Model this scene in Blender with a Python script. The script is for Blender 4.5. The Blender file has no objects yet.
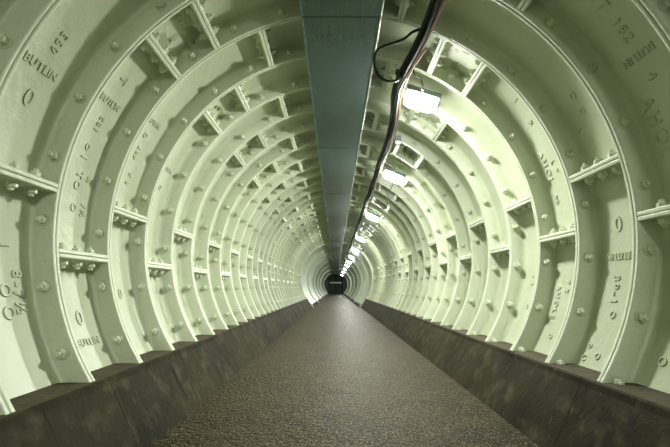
import bpy, bmesh, math, random
from mathutils import Vector, Matrix
random.seed(7)
sc = bpy.context.scene
COL = sc.collection
PI = math.pi
W = 0.5                       # ring width
CAM = Vector((-0.0518, 0.0, 0.825))
AX = 1.23                     # height of the tunnel axis above the floor
RI, RO = 1.514, 1.638         # flange tip radius, skin inner radius
D1 = 2.058                    # distance of the first full flange
P = 12.67                      # bolt pitch in degrees
FT = 0.025                    # flange thickness
LAST = 30                     # last cast-iron ring
DETAIL = 13                   # rings up to this one carry separate parts
KERB = 36.0                   # degrees below the axis where the panels meet the kerb
def yk(k): return D1 + (k - 1) * W
Y_FAR = yk(LAST + 1)
Y_END = 60.0

# ------------------------------------------------------------------ materials
def mat(name, color, rough=0.5, metal=0.0, var=None, bump=None, spec=0.5):
    m = bpy.data.materials.new(name); m.use_nodes = True
    nt = m.node_tree; b = nt.nodes['Principled BSDF']
    b.inputs['Base Color'].default_value = (*color, 1)
    b.inputs['Roughness'].default_value = rough
    b.inputs['Metallic'].default_value = metal
    b.inputs['Specular IOR Level'].default_value = spec
    geo = nt.nodes.new('ShaderNodeNewGeometry')
    def noise(scale, detail=4, stretch=None):
        n = nt.nodes.new('ShaderNodeTexNoise'); n.inputs['Scale'].default_value = scale; n.inputs['Detail'].default_value = detail
        if stretch:
            mp = nt.nodes.new('ShaderNodeMapping'); mp.inputs['Scale'].default_value = stretch
            nt.links.new(geo.outputs['Position'], mp.inputs['Vector']); nt.links.new(mp.outputs['Vector'], n.inputs['Vector'])
        else:
            nt.links.new(geo.outputs['Position'], n.inputs['Vector'])
        return n
    def ramp(src, stops):
        r = nt.nodes.new('ShaderNodeValToRGB'); e = r.color_ramp.elements
        while len(e) < len(stops): e.new(0.5)
        for q, (p, c) in zip(e, stops): q.position = p; q.color = (*c, 1) if len(c) == 3 else c
        nt.links.new(src, r.inputs['Fac']); return r
    def mix(fac, a, b_):
        x = nt.nodes.new('ShaderNodeMix'); x.data_type = 'RGBA'
        nt.links.new(fac, x.inputs[0])
        for s, v in ((6, a), (7, b_)):
            if hasattr(v, 'links'): nt.links.new(v, x.inputs[s])
            else: x.inputs[s].default_value = (*v, 1)
        return x.outputs[2]
    cur = None
    for (scale, lo, hi, c) in (var or []):
        st = None
        if isinstance(scale, tuple): scale, st = scale
        r = ramp(noise(scale, 6, st).outputs['Fac'], [(lo, (0, 0, 0)), (hi, (1, 1, 1))])
        cur = mix(r.outputs['Color'], cur if cur is not None else color, c)
    if cur is not None: nt.links.new(cur, b.inputs['Base Color'])
    prev = None
    for (scale, strength, dist) in (bump or []):
        bp = nt.nodes.new('ShaderNodeBump'); bp.inputs['Strength'].default_value = strength; bp.inputs['Distance'].default_value = dist
        nt.links.new(noise(scale, 5).outputs['Fac'], bp.inputs['Height'])
        if prev: nt.links.new(prev.outputs['Normal'], bp.inputs['Normal'])
        prev = bp
    if prev: nt.links.new(prev.outputs['Normal'], b.inputs['Normal'])
    m['nodes'] = 1
    return m
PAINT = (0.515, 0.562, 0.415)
M = {}
M['paint'] = mat('cream_gloss_paint', PAINT, 0.36, 0, [(3.0, .45, .75, (0.475, 0.51, 0.37)), (17.0, .70, .80, (0.48, 0.51, 0.36))], [(14, .25, .02), (90, .18, .006)])
M['flake'] = mat('flaking_cream_paint', PAINT, 0.45, 0, [(7.0, .50, .54, (0.34, 0.37, 0.24)), (11.0, .63, .66, (0.13, 0.115, 0.06)), (5.0, .60, .64, (0.62, 0.65, 0.50))], [(14, .4, .02), (60, .4, .01)])
M['edge'] = mat('chipped_cream_paint', (0.545, 0.588, 0.445), 0.36, 0, [(3.0, .45, .75, (0.49, 0.525, 0.39)), (44.0, .70, .74, (0.36, 0.36, 0.24))], [(70, .35, .008)])
M['bolt'] = mat('painted_bolt', (0.545, 0.588, 0.445), 0.25, 0, [(30.0, .62, .74, (0.44, 0.44, 0.30))], [(90, .2, .005)])
M['mark'] = mat('painted_raised_letter', (0.475, 0.51, 0.37), 0.4, 0, None, [(90, .2, .004)])
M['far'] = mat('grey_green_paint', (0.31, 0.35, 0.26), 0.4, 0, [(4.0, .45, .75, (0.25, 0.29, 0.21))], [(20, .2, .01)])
M['floor'] = mat('wet_worn_asphalt', (0.040, 0.031, 0.0105), 0.45, 0,
                 [(1.4, .42, .62, (0.016, 0.012, 0.004)), (7.0, .48, .60, (0.062, 0.049, 0.018)), (36.0, .50, .57, (0.009, 0.007, 0.003)), (58.0, .56, .61, (0.115, 0.094, 0.044)), (80.0, .61, .64, (0.38, 0.35, 0.23))],
                 [(5, .35, .03), (30, 1.0, .035), (80, 1.0, .016)], spec=.10)
M['kerb'] = mat('damp_dark_concrete', (0.030, 0.0265, 0.012), 0.75, 0,
                [(1.6, .42, .66, (0.012, 0.011, 0.005)), (7.0, .52, .72, (0.055, 0.054, 0.026)), ((2.0, (1, 9.0, 1)), .60, .68, (0.010, 0.008, 0.004)), ((5.0, (2, 22.0, 2)), .71, .75, (0.16, 0.16, 0.11))],
                [(9, .4, .02), (60, .35, .006)], spec=.12)
M['ledge'] = mat('brown_silt', (0.052, 0.039, 0.014), 0.8, 0, [(12.0, .45, .7, (0.026, 0.019, 0.008)), (90., .74, .78, (.2, .18, .12))], [(40, .7, .01)])
M['zinc'] = mat('dull_galvanised_sheet', (0.19, 0.285, 0.262), 0.22, 0.7, [((9.0, (8, .6, 8)), .40, .70, (0.155, 0.240, 0.220)), (25.0, .55, .7, (0.21, 0.31, 0.285))], [(6, .12, .02)])
M['lip'] = mat('bright_sheet_edge', (0.60, 0.64, 0.58), 0.35, 0.6, None, None)
M['seam'] = mat('dark_seam_rubber', (0.02, 0.025, 0.022), 0.6)
M['black'] = mat('black_cable_sheath', (0.010, 0.011, 0.010), 0.6, 0, None, [(120, .2, .003)], spec=.2)
M['red'] = mat('red_brown_sheath', (0.20, 0.055, 0.035), 0.6)
M['pink'] = mat('dusty_pink_sheath', (0.36, 0.25, 0.19), 0.6)
M['white'] = mat('dirty_white_sheath', (0.36, 0.36, 0.28), 0.6)
M['steel'] = mat('grey_steel', (0.30, 0.33, 0.29), 0.4, 0.6)
M['housing'] = mat('grey_teal_lamp_housing', (0.19, 0.26, 0.24), 0.45)
M['dark'] = mat('dark_gate_board', (0.22, 0.25, 0.20), 0.6)
M['gate'] = mat('dark_green_gate_paint', (0.03, 0.045, 0.035), 0.5)
def glow(name, color, strength):
    m = bpy.data.materials.new(name); m.use_nodes = True
    b = m.node_tree.nodes['Principled BSDF']
    b.inputs['Base Color'].default_value = (.8, .8, .75, 1)
    b.inputs['Emission Color'].default_value = (*color, 1)
    b.inputs['Emission Strength'].default_value = strength
    return m
M['glow'] = glow('lit_diffuser', (0.98, 1.0, 0.92), 545.0)
M['glow_side'] = glow('dimmer_diffuser_rim', (0.98, 1.0, 0.92), 58.0)

# ------------------------------------------------------------------ helpers
def finish(bm, name, mats, smooth=False, angle=35):
    bmesh.ops.recalc_face_normals(bm, faces=bm.faces[:])
    me = bpy.data.meshes.new(name); bm.to_mesh(me); bm.free()
    for m in (mats if isinstance(mats, (list, tuple)) else [mats]): me.materials.append(m)
    if smooth:
        for p in me.polygons: p.use_smooth = True
        me.set_sharp_from_angle(angle=math.radians(angle))
    return me
def link(name, data, parent=None, loc=(0, 0, 0), rot=(0, 0, 0)):
    o = bpy.data.objects.new(name, data); COL.objects.link(o)
    o.parent = parent; o.location = loc; o.rotation_euler = rot
    return o
def tag(o, label, cat, group=None):
    o['label'] = label; o['category'] = cat
    if group: o['group'] = group
    return o
def struct(o):
    o['kind'] = 'structure'; return o
def pol(r, deg, y):
    a = math.radians(deg); return Vector((r * math.cos(a), y, AX + r * math.sin(a)))
def sweep(bm, prof, a0, a1, off=Vector((0, 0, 0)), step=3.1, mi=0):
    """closed (r, y) profile swept round the axis from a0 to a1"""
    n = max(1, int(math.ceil(abs(a1 - a0) / step)))
    rings = [[bm.verts.new(pol(r, a0 + (a1 - a0) * i / n, y) - off) for r, y in prof] for i in range(n + 1)]
    k = len(prof)
    for i in range(n):
        for j in range(k):
            f = bm.faces.new((rings[i][j], rings[i][(j + 1) % k], rings[i + 1][(j + 1) % k], rings[i + 1][j])); f.material_index = mi
    for rg in (rings[0], rings[-1]):
        f = bm.faces.new(rg); f.material_index = mi
def box(bm, lo, hi, mi=0, mtx=None, bevel=0):
    c = [bm.verts.new((x, y, z)) for x in (lo[0], hi[0]) for y in (lo[1], hi[1]) for z in (lo[2], hi[2])]
    fs = []
    for q in ((0, 1, 3, 2), (4, 6, 7, 5), (0, 4, 5, 1), (2, 3, 7, 6), (0, 2, 6, 4), (1, 5, 7, 3)):
        f = bm.faces.new([c[i] for i in q]); f.material_index = mi; fs.append(f)
    if bevel:
        es = list({e for f in fs for e in f.edges})
        r = bmesh.ops.bevel(bm, geom=es, offset=bevel, segments=2, affect='EDGES', profile=.5)
        c = list({v for f in r['faces'] for v in f.verts} | {v for v in c if v.is_valid})
        for f in r['faces']: f.material_index = mi
    if mtx is not None: bmesh.ops.transform(bm, matrix=mtx, verts=c)
    return c
def cyl(bm, r, z0, z1, n=12, r2=None, mi=0, twist=0):
    r2 = r if r2 is None else r2
    A = [bm.verts.new((r * math.cos(2 * PI * i / n + twist), r * math.sin(2 * PI * i / n + twist), z0)) for i in range(n)]
    B = [bm.verts.new((r2 * math.cos(2 * PI * i / n + twist), r2 * math.sin(2 * PI * i / n + twist), z1)) for i in range(n)]
    for i in range(n):
        bm.faces.new((A[i], A[(i + 1) % n], B[(i + 1) % n], B[i])).material_index = mi
    bm.faces.new(A).material_index = mi; bm.faces.new(B).material_index = mi
    return A + B
def smooth_path(pts, sub=6):
    pts = [Vector(p) for p in pts]; out = []
    for i in range(len(pts) - 1):
        p0, p1, p2, p3 = pts[max(i - 1, 0)], pts[i], pts[i + 1], pts[min(i + 2, len(pts) - 1)]
        for j in range(sub):
            t = j / sub
            out.append(.5 * ((2 * p1) + (p2 - p0) * t + (2 * p0 - 5 * p1 + 4 * p2 - p3) * t * t + (3 * p1 - p0 - 3 * p2 + p3) * t ** 3))
    out.append(pts[-1]); return out
def tube(bm, pts, r, n=8, mi=0):
    pts = [Vector(p) for p in pts]; rings = []; up = Vector((0, 0, 1))
    for i, p in enumerate(pts):
        d = (pts[min(i + 1, len(pts) - 1)] - pts[max(i - 1, 0)]).normalized()
        u = d.cross(up)
        if u.length < .1: u = d.cross(Vector((1, 0, 0)))
        u.normalize(); v = u.cross(d).normalized(); up = v
        rings.append([bm.verts.new(p + r * (math.cos(2 * PI * k / n) * u + math.sin(2 * PI * k / n) * v)) for k in range(n)])
    for a, b in zip(rings, rings[1:]):
        for k in range(n):
            bm.faces.new((a[k], a[(k + 1) % n], b[(k + 1) % n], b[k])).material_index = mi
    bm.faces.new(rings[0]).material_index = mi; bm.faces.new(rings[-1]).material_index = mi
def cable(name, pts, r, m, parent=None, sub=6, n=8):
    bm = bmesh.new(); tube(bm, smooth_path(pts, sub), r, n)
    return link(name, finish(bm, name, m, True, 60), parent)

# ------------------------------------------------------------------ setting
def plane_strip(name, prof, y0, y1, mats, idx, ny=1):
    bm = bmesh.new(); ys = [y0 + (y1 - y0) * i / ny for i in range(ny + 1)]
    rows = [[bm.verts.new((x, y, z)) for x, z in prof] for y in ys]
    for a, b in zip(rows, rows[1:]):
        for j in range(len(prof) - 1):
            bm.faces.new((a[j], a[j + 1], b[j + 1], b[j])).material_index = idx[j]
    return bm
Y_BACK = -7.0
bm = bmesh.new(); box(bm, (-1.12, Y_BACK, -.15), (1.12, Y_END, 0)); struct(link('floor', finish(bm, 'floor', M['floor'])))
KX, KZ, KB = 1.222, 0.370, 1.022           # top edge, top height, foot of the sloping kerb
for s, side in ((-1, 'left'), (1, 'right')):
    bm = bmesh.new()
    nseg = int((Y_FAR - Y_BACK) / 1.5) + 1
    y = Y_BACK
    while y < Y_FAR - .01:                  # poured in bays with a narrow joint
        y1 = min(y + 1.83, Y_FAR + .02)
        g = .0015
        prof = [(KB, 0), (KX - .018, KZ - .035), (KX - .010, KZ - .006), (KX + .006, KZ), (1.62, KZ + .004), (1.62, 0)]
        a = [bm.verts.new((s * px, y + g, pz)) for px, pz in prof]; b = [bm.verts.new((s * px, y1 - g, pz)) for px, pz in prof]
        for j in range(len(prof)):
            f = bm.faces.new((a[j], a[(j + 1) % 6], b[(j + 1) % 6], b[j])); f.material_index = 1 if j == 3 else 0
        bm.faces.new(a); bm.faces.new(b)
        y = y1
    struct(link('baseboard_' + side, finish(bm, 'kerb', [M['kerb'], M['ledge']])))
    bm = bmesh.new()                       # low kerb of the far lining
    prof = [(.93, 0), (.97, .10), (1.25, .10), (1.25, 0)]
    a = [bm.verts.new((s * px, Y_FAR + .03, pz)) for px, pz in prof]; b = [bm.verts.new((s * px, Y_END, pz)) for px, pz in prof]
    for j in range(4): bm.faces.new((a[j], a[(j + 1) % 4], b[(j + 1) % 4], b[j]))
    bm.faces.new(a); bm.faces.new(b)
    struct(link('trim_1' if s < 0 else 'trim_2', finish(bm, 'far_kerb', M['kerb'])))
# far lining: a smooth tube with shallow ribs
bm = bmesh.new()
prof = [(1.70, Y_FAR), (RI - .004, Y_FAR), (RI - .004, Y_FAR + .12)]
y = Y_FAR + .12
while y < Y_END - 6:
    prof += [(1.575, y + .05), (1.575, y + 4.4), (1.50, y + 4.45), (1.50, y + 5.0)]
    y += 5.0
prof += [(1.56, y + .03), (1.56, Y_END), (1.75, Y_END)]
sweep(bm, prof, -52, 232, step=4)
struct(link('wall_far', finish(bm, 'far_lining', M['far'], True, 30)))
# lining behind the camera
bm = bmesh.new()
prof = [(1.70, Y_BACK)]
y = Y_BACK
while y < yk(-1) - .3:
    prof += [(RI, y), (RI, y + .05), (RO, y + .055), (RO, min(y + W, yk(-1)) - .001)]
    y += W
prof += [(1.70, yk(-1) - .001)]
sweep(bm, prof, -KERB, 180 + KERB, step=4)
struct(link('wall_rear', finish(bm, 'rear_lining', M['paint'])))
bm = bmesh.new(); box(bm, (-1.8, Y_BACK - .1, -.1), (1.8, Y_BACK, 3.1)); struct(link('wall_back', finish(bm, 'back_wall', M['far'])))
# end wall with a gate
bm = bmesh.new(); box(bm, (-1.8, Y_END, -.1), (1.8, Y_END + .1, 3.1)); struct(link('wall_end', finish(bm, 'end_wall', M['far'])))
door = struct(link('door_1', None, None, (0, Y_END - .05, 0)))
bm = bmesh.new(); box(bm, (-.98, -.02, 0), (.98, .03, 2.5)); link('door_leaf', finish(bm, 'door_leaf', M['dark']), door)
bm = bmesh.new()
for lo, hi in (((-1.06, -.10, 0), (-.92, .03, 2.6)), ((.92, -.10, 0), (1.06, .03, 2.6)), ((-1.06, -.10, 2.44), (1.06, .03, 2.6)), ((-.06, -.06, 0), (.06, .02, 2.5))): box(bm, lo, hi)
link('door_frame', finish(bm, 'door_frame', M['gate']), door)
bm = bmesh.new(); box(bm, (-.92, -.09, 1.50), (.92, -.05, 1.66)); link('door_rail', finish(bm, 'door_rail', M['lip']), door)

# ------------------------------------------------------------------ bolts
def bolt_mesh(name='bolt', lite=False):
    bm = bmesh.new()
    if lite:
        cyl(bm, .033, -.001, .006, 10); cyl(bm, .025, .005, .031, 6); cyl(bm, .013, .03, .045, 6)
    else:
        cyl(bm, .034, -.001, .006, 16, .031)
        A = cyl(bm, .0255, .0055, .027, 6, twist=.3); cyl(bm, .0255, .027, .032, 6, .019, twist=.3)
        cyl(bm, .013, .031, .044, 10); cyl(bm, .013, .044, .047, 10, .009)
    return finish(bm, name, M['bolt'])
BOLT = bolt_mesh(); BOLT_LITE = bolt_mesh('bolt_small', True)

# ------------------------------------------------------------------ lining panels
G = .0006
def flange_prof(y0, y1, groove_high):
    """ring flange section, tip chamfered; y0<y1"""
    c = .006
    return [(RO + .028, y0), (RI + c, y0), (RI + c * .25, y0 + c * .5), (RI, y0 + c), (RI, y1 - c), (RI + c * .25, y1 - c * .5), (RI + c, y1), (RO + .028, y1)]
SKIN = [(RO + .028, FT), (RO - .034, FT), (RO - .014, FT + .005), (RO - .004, FT + .014), (RO, FT + .032),
        (RO, W - FT - .032), (RO - .004, W - FT - .014), (RO - .014, W - FT - .005), (RO - .034, W - FT), (RO + .028, W - FT)]
def joint_flange(bm, a, sgn, off, mi=0):
    """radial plate along the panel end at angle a; thickness grows towards sgn"""
    t = FT; c = .006
    am = math.radians(a); er = Vector((math.cos(am), 0, math.sin(am))); et = Vector((-math.sin(am), 0, math.cos(am))) * sgn
    ctr = Vector((0, 0, AX))
    sec = [(RO + .02, G), (RI + c, G), (RI + .25 * c, c * .5), (RI, c), (RI, t - c), (RI + .25 * c, t - .5 * c), (RI + c, t), (RO - .03, t), (RO - .012, t + .006), (RO + .0, t + .024), (RO + .02, t + .024)]
    rows = []
    for y in (FT - .001, W - FT + .001):
        rows.append([bm.verts.new(ctr + er * r + et * u + Vector((0, y, 0)) - off) for r, u in sec])
    k = len(sec)
    for j in range(k):
        bm.faces.new((rows[0][j], rows[0][(j + 1) % k], rows[1][(j + 1) % k], rows[1][j])).material_index = mi
    bm.faces.new(rows[0]).material_index = mi; bm.faces.new(rows[1]).material_index = mi

E0 = 49.1
EVEN = [E0 + P * i for i in (0, 1, 5, 10, 15, 20, 25, 29)]      # joints of the even rings
O0 = E0 + 6 * P
ODD = [O0 + P * i for i in (0, 1, 5, 10, 15, 20, 25, 29)]
LO, HI = -KERB, 180 + KERB
def pieces(par):
    """(slot, a0, a1, joint at a0?, joint at a1?) of the panels above the kerbs"""
    E, O = EVEN, ODD
    if par == 0:
        return [('right_foot', LO, (E[0] - 4 * P), 0, 1), ('right_upper', (E[0] - 4 * P), E[0], 1, 1), ('key', E[0], E[1], 1, 1), ('crown', E[1], E[2], 1, 1),
                ('left_upper', E[2], E[3], 1, 1), ('left_foot', E[3], HI, 1, 0)]
    return [('right_foot', LO, (O[0] - 9 * P), 0, 1), ('right_upper', (O[0] - 9 * P), (O[0] - 4 * P), 1, 1), ('crown', (O[0] - 4 * P), O[0], 1, 1), ('key', O[0], O[1], 1, 1),
            ('left_upper', O[1], O[2], 1, 1), ('left_foot', O[2], HI, 1, 0)]
def bolt_angles(par, a0, a1):
    base = E0 + P * .5
    lo = max(a0, LO + 2.0); hi = min(a1, HI - 2.0)
    out = []
    k = -12
    while k < 20:
        a = base + P * k
        if lo < a < hi: out.append(a)
        k += 1
    return out
JY = (.125, .25, .375)
CACHE = {}
def panel_data(par, slot, a0, a1, j0, j1):
    key = (par, slot)
    if key in CACHE: return CACHE[key]
    am = (a0 + a1) / 2
    off = pol(RO, am, W / 2)
    ga = math.degrees(G / RI)
    b0, b1 = a0 + ga, a1 - ga
    skinm = M['flake'] if slot == 'key' else M['paint']
    d = {'off': off, 'am': am}
    bm = bmesh.new(); sweep(bm, SKIN, b0, b1, off); d['skin'] = finish(bm, 'panel_skin', skinm, True, 40)
    bm = bmesh.new(); sweep(bm, flange_prof(G, FT, 0), b0, b1, off); d['near'] = finish(bm, 'near_flange', M['edge'], True, 40)
    bm = bmesh.new(); sweep(bm, flange_prof(W - FT, W - G, 1), b0, b1, off); d['farf'] = finish(bm, 'far_flange', M['edge'], True, 40)
    d['joints'] = []
    for a, jj, sg in ((a0, j0, 1), (a1, j1, -1)):
        if jj:
            bm = bmesh.new(); joint_flange(bm, a, sg, off); d['joints'].append(finish(bm, 'joint_flange', M['edge']))
    bl = []
    for a in bolt_angles(par, a0, a1):
        bl.append((pol(1.567, a, W - FT) - off, (PI / 2, 0, 0)))
    for a, jj, sg in ((a0, j0, 1), (a1, j1, -1)):
        if not jj: continue
        ar = math.radians(a); t = Vector((-math.sin(ar), 0, math.cos(ar))) * sg
        for y in JY:
            bl.append((pol(1.567, a, y) + t * FT - off, (0, math.atan2(t.x, t.z), 0)))
    d['bolts'] = bl
    # one-mesh version for the distant rings
    bm = bmesh.new()
    sweep(bm, SKIN, b0, b1, off, step=5)
    sweep(bm, [(RO + .02, G), (RI, G), (RI, FT), (RO + .02, FT)], b0, b1, off, step=5, mi=1)
    sweep(bm, [(RO + .02, W - FT), (RI, W - FT), (RI, W - G), (RO + .02, W - G)], b0, b1, off, step=5, mi=1)
    for a, jj, sg in ((a0, j0, 1), (a1, j1, -1)):
        if jj: joint_flange(bm, a, sg, off, 1)
    from mathutils import Euler
    for loc, rot in bl:
        vs = cyl(bm, .030, -.001, .038, 6, .018, mi=1)
        bmesh.ops.transform(bm, matrix=Matrix.Translation(loc) @ Euler(rot).to_matrix().to_4x4(), verts=vs)
    d['whole'] = finish(bm, 'lining_panel_far', [skinm, M['edge']])
    CACHE[key] = d
    return d
ONES = 'zeroth first second third fourth fifth sixth seventh eighth ninth tenth eleventh twelfth thirteenth fourteenth fifteenth sixteenth seventeenth eighteenth nineteenth'.split()
def nth(n):
    if n < 20: return ONES[n]
    t, u = divmod(n, 10)
    return {2: 'twent', 3: 'thirt', 4: 'fort'}[t] + ('ieth' if u == 0 else 'y-' + ONES[u])
SLOT = {
    'left_foot': ('standing on the left kerb', 'lining panels standing on the left kerb'),
    'right_foot': ('standing on the right kerb', 'lining panels standing on the right kerb'),
    'left_upper': ('of the left upper wall', 'lining panels of the left upper wall'),
    'right_upper': ('of the right upper wall', 'lining panels of the right upper wall'),
    'crown': ('overhead behind the duct', 'lining panels over the duct'),
    'key': ('', 'small key panels'),
}
def marking(panel, d, text, ang, y, size, mode, k):
    """raised letters cast on the skin. mode 'axial': reads along the tunnel; 'up'/'down': reads round the ring"""
    cu = bpy.data.curves.new('letters', 'FONT'); cu.body = text; cu.size = size; cu.extrude = .0032; cu.align_x = 'CENTER'; cu.align_y = 'CENTER'
    cu.offset = .0008; cu.bevel_depth = .0012; cu.bevel_resolution = 0; cu.resolution_u = 4; cu.space_character = 1.35 if mode in ('up', 'down') else 1.05
    tmp = bpy.data.objects.new('letters', cu); COL.objects.link(tmp)
    dg = bpy.context.evaluated_depsgraph_get(); dg.update()
    me = bpy.data.meshes.new_from_object(tmp.evaluated_get(dg))
    bpy.data.objects.remove(tmp); bpy.data.curves.remove(cu)
    left = ang > 90
    for v in me.vertices:
        x, z, h = v.co.x, v.co.y, v.co.z
        if mode == 'axial':                # along the tunnel, tops upward
            yy = y + (x if left else -x); da = (-z if left else z)
        elif mode == 'flip':               # the same, cast upside down
            yy = y + (-x if left else x); da = (z if left else -z)
        elif mode == 'up':                 # reads upward
            yy = y - z * (1 if left else -1); da = (-x if left else x)
        else:                              # reads downward
            yy = y + z * (1 if left else -1); da = (x if left else -x)
        a = ang + math.degrees(da / RO)
        v.co = pol(RO + .001 - max(0, h + .0035), a, yy) - d['off']
    me.materials.clear(); me.materials.append(M['mark'])
    bm = bmesh.new(); bm.from_mesh(me); bmesh.ops.recalc_face_normals(bm, faces=bm.faces[:]); bm.to_mesh(me); bm.free()
    return link('casting_mark', me, panel)
MARKS = {
    (0, 'left_upper'): [('0', 161.8, .27, .125, 'axial'), ('BUTLIN', 156.1, .25, .062, 'axial'), ('693', 150.7, .26, .066, 'up'), ('1', 138, .28, .06, 'up')],
    (0, 'left_foot'): [('8-7½', 195.2, .385, .085, 'down'), ('O', 194.7, .31, .085, 'down'), ('O', 198.5, .31, .085, 'down'), ('1', 187.2, .32, .07, 'down')],
    (1, 'left_upper'): [('T', 147.6, .26, .085, 'down'), ('BUTLIN', 153.2, .28, .058, 'axial'), ('182', 158.5, .29, .058, 'up'), ('O', 164.1, .28, .055, 'axial'), ('I', 166.4, .28, .08, 'down'), ('TO', 171.6, .29, .070, 'down'), ('O', 177.5, .30, .066, 'axial'), ('8', 170.6, .38, .055, 'axial'), ('7½', 177.5, .385, .060, 'down')],
    (1, 'left_foot'): [('0', 200.8, .30, .125, 'axial'), ('BUTLIN', 205.8, .31, .058, 'axial')],
    (2, 'left_upper'): [('BUTLIN', 150, .28, .055, 'axial'), ('O', 154, .27, .06, 'axial'), ('407', 159, .28, .058, 'up'), ('Y 8', 166, .30, .058, 'down')],
    (2, 'left_foot'): [('0', 196, .30, .10, 'axial')],
    (3, 'left_upper'): [('O', 164, .30, .06, 'axial'), ('BUTLIN', 158, .29, .05, 'axial')],
    (0, 'right_upper'): [('AHOL', 14.3, .365, .100, 'down'), ('4', 22.5, .27, .065, 'down'), ('BUTLIN', 26.9, .275, .056, 'flip'), ('182', 32.1, .26, .075, 'down'), ('T', 37.8, .25, .08, 'down')],
    (0, 'right_foot'): [('O', -20, .32, .06, 'axial'), ('O', -27, .36, .06, 'axial')],
    (1, 'right_foot'): [('0', -1.2, .29, .130, 'axial'), ('BUTLIN', -7.7, .30, .058, 'flip'), ('89-1', -14.7, .30, .075, 'down'), ('O', -20, .28, .060, 'axial'), ('O', -28.9, .29, .055, 'axial'), ('o', -26.9, .385, .06, 'axial'), ('C', -29.9, .40, .055, 'axial')],
    (1, 'right_upper'): [('O', 28.5, .28, .06, 'axial'), ('O', 24.7, .28, .06, 'axial'), ('A', 21.5, .39, .055, 'down')],
    (2, 'right_upper'): [('AHOL', 17.9, .375, .078, 'down'), ('L 7', 17, .28, .06, 'down'), ('B', 30.1, .28, .06, 'down'), ('1', 37.2, .26, .065, 'down'), ('0B', 8.8, .38, .06, 'down')],
    (2, 'right_foot'): [('AHOLE', -18, .39, .066, 'down'), ('7 2', -14, .29, .055, 'down'), ('O', -27, .33, .055, 'axial')],
    (3, 'right_foot'): [('O', -20, .31, .055, 'axial'), ('8 2', -12, .31, .055, 'down')],
}
SPECIAL = {
    (0, 'left_upper'): 'cream iron panel at the upper left frame edge, raised BUTLIN over a tall O',
    (0, 'left_foot'): 'cream iron panel at the lower left frame edge with raised OO',
    (1, 'left_foot'): 'cream iron panel on the left kerb with raised O above BUTLIN, third ring in',
    (1, 'right_foot'): 'cream iron panel on the right kerb with tall O above BUTLIN',
    (0, 'right_upper'): 'olive-shaded iron panel at the upper right frame edge with 182 above BUTLIN',
    (2, 'right_upper'): 'cream iron panel of the right upper wall reading AHOL, fourth ring from the camera',
}
for k in range(-1, LAST + 1):
    par = k % 2
    for slot, a0, a1, j0, j1 in pieces(par):
        if k == -1 and slot in ('crown', 'key'): continue
        d = panel_data(par, slot, a0, a1, j0, j1)
        loc = d['off'] + Vector((0, yk(k), 0))
        isk = slot == 'key'
        name = 'key_panel' if isk else 'lining_panel'
        whole = k > DETAIL
        root = link(name, d['whole'] if whole else None, None, loc)
        n = k + 2
        if isk:
            lab = f"small flaking key panel high on the {'left' if par else 'right'} of the arch, {nth(n)} ring from the camera"
            grp = f"small key panels on the {'left' if par else 'right'} of the arch"
        else:
            lab = SPECIAL.get((k, slot)) or f"cream iron lining panel {SLOT[slot][0]}, {nth(n)} ring from the camera"
            grp = SLOT[slot][1]
        tag(root, lab, 'key panel' if isk else 'wall panel', grp)
        if whole: continue
        sk = link('skin', d['skin'], root); link('ring_flange', d['near'], root); link('ring_flange', d['farf'], root)
        for j in d['joints']: link('joint_flange', j, root)
        for bl, br in d['bolts']:
            link('bolt', BOLT if k < 7 else BOLT_LITE, root, bl, br)
        for args in MARKS.get((k, slot), []): marking(sk, d, *args, k)

# ------------------------------------------------------------------ duct
DZ0, DZ1, DXL, DXR = 2.60, 2.716, -.272, .250
duct = tag(link('ventilation_duct', None, None, (0, 2.39, DZ0)), 'flat grey galvanised duct running along the crown of the tunnel', 'duct')
seams = [-0.12 - 2.51, -0.12]
y = 2.39 - 2.51 * 2
while y < Y_END - 1:
    y1 = min(y + 2.51, Y_END - .02)
    bm = bmesh.new(); box(bm, (DXL, y + .004 - 2.39, 0), (DXR, y1 - .004 - 2.39, DZ1 - DZ0), bevel=.004)
    ds = link('duct_section', finish(bm, 'duct_section', M['zinc']), duct)
    bm = bmesh.new(); box(bm, (DXL + .003, y1 - .006 - 2.39, .004), (DXR - .003, y1 + .006 - 2.39, .1)); link('seam_gasket', finish(bm, 'seam_gasket', M['seam']), ds)
    for s in (-1, 1):
        bm = bmesh.new(); x = DXL if s < 0 else DXR
        box(bm, (x - .005, y + .004 - 2.39, -.007), (x + .005, y1 - .004 - 2.39, .012), bevel=.003)
        link('edge_lip', finish(bm, 'edge_lip', M['lip'] if s > 0 else M['zinc']), ds)
    y = y1

# ------------------------------------------------------------------ cables
CX, CZ = .628 + CAM.x, CAM.z + 1.728
def wander(y):
    """course of the bundle: small common wiggles, pushed aside by the nearest lamp"""
    dx = .006 * math.sin(y * 2.1) + .004 * math.sin(y * 5.3 + 1); dz = .005 * math.sin(y * 1.7 + 2) + .003 * math.sin(y * 4.1)
    for ly, am in ((3.27, .088),): dx -= am * math.exp(-((y - ly) / .62) ** 2)
    return dx, dz
def run(dx, dz, amp, y0, y1, step, seed, ox=0, oz=0):
    r = random.Random(seed); pts = []; y = y0
    while y < y1:
        wx, wz = wander(y); q = r.random()
        pts.append((CX + dx + wx + amp * r.uniform(-1, 1) + ox * q, y, CZ + dz + wz + amp * r.uniform(-1, 1) + oz * q))
        y += step * r.uniform(.9, 1.1)
    return pts
YC = 30.0
def add_cable(name, pts, r, m, label):
    return tag(cable(name, pts, r, m), label, 'cable', None)
add_cable('power_cable', run(-.022, .000, .0008, .4, YC, .2, 1), .019, M['black'], 'thick black cable along the bundle, the edge facing the duct')
add_cable('power_cable', run(.016, .004, .0008, .4, YC, .2, 2), .016, M['black'], 'black cable in the middle of the bundle beside the duct')
add_cable('power_cable', run(-.002, -.031, .0012, .4, YC, .2, 3), .010, M['black'], 'thin black cable hanging lowest along the bundle')
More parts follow.
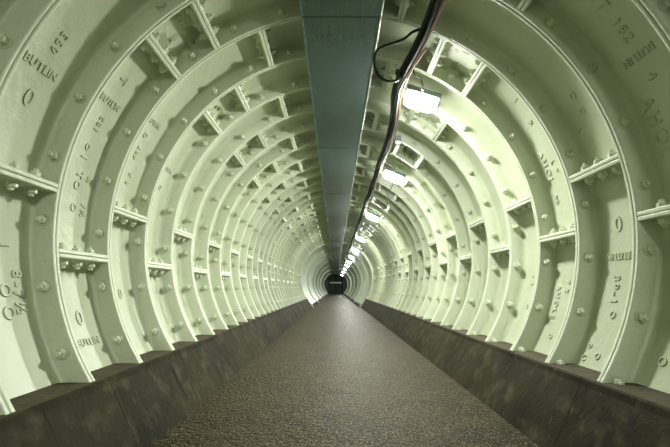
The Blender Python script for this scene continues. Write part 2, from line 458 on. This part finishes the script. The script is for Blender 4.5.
add_cable('power_cable', run(.043, .002, .0008, .4, YC, .2, 4), .008, M['red'], 'red-brown cable on the lamp side of the cable bundle')
add_cable('power_cable', run(.030, -.021, .0008, .4, 14, .2, 5), .006, M['red'], 'thin reddish cable running under the black cables')
add_cable('power_cable', run(.042, -.036, .001, 2.6, 16, .21, 6, .006, -.012), .0065, M['pink'], 'dusty pink cable winding along the lamp side of the bundle')
add_cable('power_cable', run(.018, -.050, .001, 3.0, 20, .19, 8, .004, -.020), .006, M['white'], 'dirty white cable winding below the bundle towards the lamps')
loop = [(CX + .02, 2.50, CZ + .040), (CX - .03, 2.505, CZ + .040), (CX - .095, 2.51, CZ + .018), (CX - .165, 2.53, CZ - .028), (.305 + CAM.x, 2.57, CZ - .07), (.278 + CAM.x, 2.62, CZ - .145), (.318 + CAM.x, 2.68, CZ - .215), (.40 + CAM.x, 2.74, CZ - .222), (.48 + CAM.x, 2.80, CZ - .17), (CX - .150, 2.88, CZ - .08), (CX - .130, 2.97, CZ + .005), (CX - .105, 3.05, CZ + .040), (CX - .075, 3.12, CZ + .043)]
tag(cable('slack_cable', loop, .010, M['black'], None, 8), 'slack black cable looping out from the bundle towards the duct', 'cable')

# ------------------------------------------------------------------ lamps
def lamp(i, d, ang, tilt, label):
    r = 1.412
    a = math.radians(ang)
    c = Vector((r * math.cos(a), d, AX + r * math.sin(a)))
    root = tag(link('bulkhead_lamp', None, None, c, (0, math.radians(tilt), 0)), label, 'lamp', 'glowing lamps along the arch')
    lx, ly = .152, .105
    bm = bmesh.new(); box(bm, (-lx, -ly, .0), (lx, ly, .050), bevel=.012)
    hs = link('housing', finish(bm, 'lamp_housing', M['housing'], True, 40), root)
    bm = bmesh.new()
    n = 28; rows = []
    for sx, z in ((1.0, .0), (1.0, -.030), (.95, -.052), (.82, -.066), (.5, -.072)):
        row = []
        for q in range(n):
            t = 2 * PI * q / n; ct, st = math.cos(t), math.sin(t); e = .42
            row.append(bm.verts.new(((lx - .008) * sx * math.copysign(abs(ct) ** e, ct), (ly - .008) * sx * math.copysign(abs(st) ** e, st), z)))
        rows.append(row)
    for p_, q_ in zip(rows, rows[1:]):
        for q in range(n): bm.faces.new((p_[q], p_[(q + 1) % n], q_[(q + 1) % n], q_[q])).material_index = 1 if q_ in rows[1:3] else 0
    bm.faces.new(rows[-1]); bm.faces.new(rows[0]).material_index = 1
    link('diffuser', finish(bm, 'lamp_diffuser', [M['glow'], M['glow_side']], True, 60), root)
    for s in (-1, 1):
        bm = bmesh.new()
        box(bm, (s * lx * .6 - .016, -.018, .046), (s * lx * .6 + .016, .018, .052)); box(bm, (s * lx * .6 - .016, -.004, .05), (s * lx * .6 + .016, .004, .086))
        link('bracket', finish(bm, 'lamp_bracket', M['steel']), root)
    bm = bmesh.new(); vs = cyl(bm, .013, 0, .03, 10); bmesh.ops.transform(bm, matrix=Matrix.Translation((-.02, -ly - .025, .026)) @ Matrix.Rotation(-PI / 2, 4, 'X'), verts=vs)
    link('cable_gland', finish(bm, 'cable_gland', M['pink']), hs)
    for s in (-1, 1):
        bm = bmesh.new(); box(bm, (s * .10 - .006, -ly - .004, -.012), (s * .10 + .006, -ly + .001, .02))
        link('clip', finish(bm, 'lamp_clip', M['steel']), hs)
    # the feed from the bundle, a part of the lamp
    inv = Matrix.Rotation(-math.radians(tilt), 3, 'Y')
    wx = wander(d - .3)[0]
    st = inv @ (Vector((CX + .062 + wx, d - .32, CZ + .01)) - c)
    pts = [st, inv @ (Vector((CX + .09 + wx, d - .28, CZ - .03)) - c), Vector((-.07, -ly - .10, .06)), Vector((-.03, -ly - .05, .035)), Vector((-.02, -ly - .02, .026))]
    bm = bmesh.new(); tube(bm, smooth_path(pts, 6), .006); link('feed_wire', finish(bm, 'feed_wire', M['black'], True, 60), root)
    return root
lamps = [(3.27, 60.3, 18, 'glowing white lamp with grey housing, largest and nearest of the row'),
         (5.50, 56.4, 24, 'glowing white lamp second nearest in the row beside the cable bundle'),
         (8.75, 56.4, 26, 'glowing white lamp third nearest in the row beside the cable bundle'),
         (12.8, 56.4, 26, 'glowing white lamp fourth nearest in the row beside the cable bundle'),
         (16.6, 56.4, 26, 'glowing white lamp fifth nearest in the row beside the cable bundle'),
         (20.4, 56.4, 26, 'glowing white lamp sixth nearest, small above the far lining'),
         (24.3, 56.4, 26, 'glowing white lamp seventh nearest, small above the far lining'),
         (28.2, 56.4, 26, 'glowing white lamp eighth nearest, tiny far down the tunnel'),
         (34.0, 56.4, 26, 'glowing white lamp ninth nearest, tiny far down the tunnel'),
         (41.0, 56.4, 26, 'glowing white lamp tenth in the row, tiny far down the tunnel'),
         (50.0, 56.4, 26, 'glowing white lamp farthest of the row, tiny before the gate'),
         (-2.2, 56.4, 26, 'glowing white lamp on the arch just behind the viewpoint'),
         (-5.6, 56.4, 26, 'glowing white lamp on the arch far behind the viewpoint')]
for i, (d, a, t, l) in enumerate(lamps): lamp(i, d, a, t, l)

for pts, lab in (([(0.825, 5.9, 2.388), (0.792, 5.9, 2.294), (0.755, 5.92, 2.189), (0.733, 5.95, 2.071)], 'short black wire dangling below the second lamp'),
                 ([(0.748, 7.9, 2.521), (0.812, 7.85, 2.418), (0.906, 7.8, 2.388), (0.961, 7.75, 2.428)], 'black wire curling beside the third lamp')):
    tag(cable('hanging_wire', pts, .006, M['black'], None, 5), lab, 'wire')

# small dark box on the cable bundle and a clip plate on the second flange
jb = tag(link('junction_box', None, None, (CX + .098, 4.42, CZ - .02)), 'small dark junction box between the cable bundle and the second lamp', 'junction box')
bm = bmesh.new(); box(bm, (-.035, -.05, -.03), (.035, .05, .03), bevel=.006); link('body', finish(bm, 'box_body', M['housing']), jb)
bm = bmesh.new(); box(bm, (-.032, -.046, -.037), (.032, .046, -.029), bevel=.003); link('cover', finish(bm, 'box_cover', M['steel']), jb)
cp = pol(RI - .003, 62, yk(2)); 
bm = bmesh.new(); box(bm, (-.045, -.022, -.006), (.045, .022, .004), bevel=.003)
o = link('flange_clip', finish(bm, 'flange_clip', M['edge']), None, cp, (0, math.radians(28), 0)); tag(o, 'small painted plate on the flange tip above the nearest lamp', 'plate')

# ------------------------------------------------------------------ camera, world, colour
cam = bpy.data.cameras.new('camera'); co = bpy.data.objects.new('camera', cam); COL.objects.link(co)
co.location = CAM; co.rotation_euler = (PI / 2 + .16007, 0, .001)
cam.sensor_width = 36; cam.lens = 398.3 / 670 * 36; cam.clip_start = .02; cam.clip_end = 200
sc.camera = co
w = bpy.data.worlds.new('dark'); sc.world = w; w.use_nodes = True
w.node_tree.nodes['Background'].inputs[0].default_value = (0.01, 0.012, 0.008, 1); w.node_tree.nodes['Background'].inputs[1].default_value = .05
sc.view_settings.view_transform = 'Standard'; sc.view_settings.look = 'None'; sc.view_settings.gamma = 1; sc.view_settings.use_curve_mapping = False
sc.view_settings.exposure = 0.0
sc.cycles.max_bounces = 14; sc.cycles.diffuse_bounces = 8; sc.cycles.glossy_bounces = 4
sc.cycles.use_denoising = True; sc.cycles.sample_clamp_indirect = 6
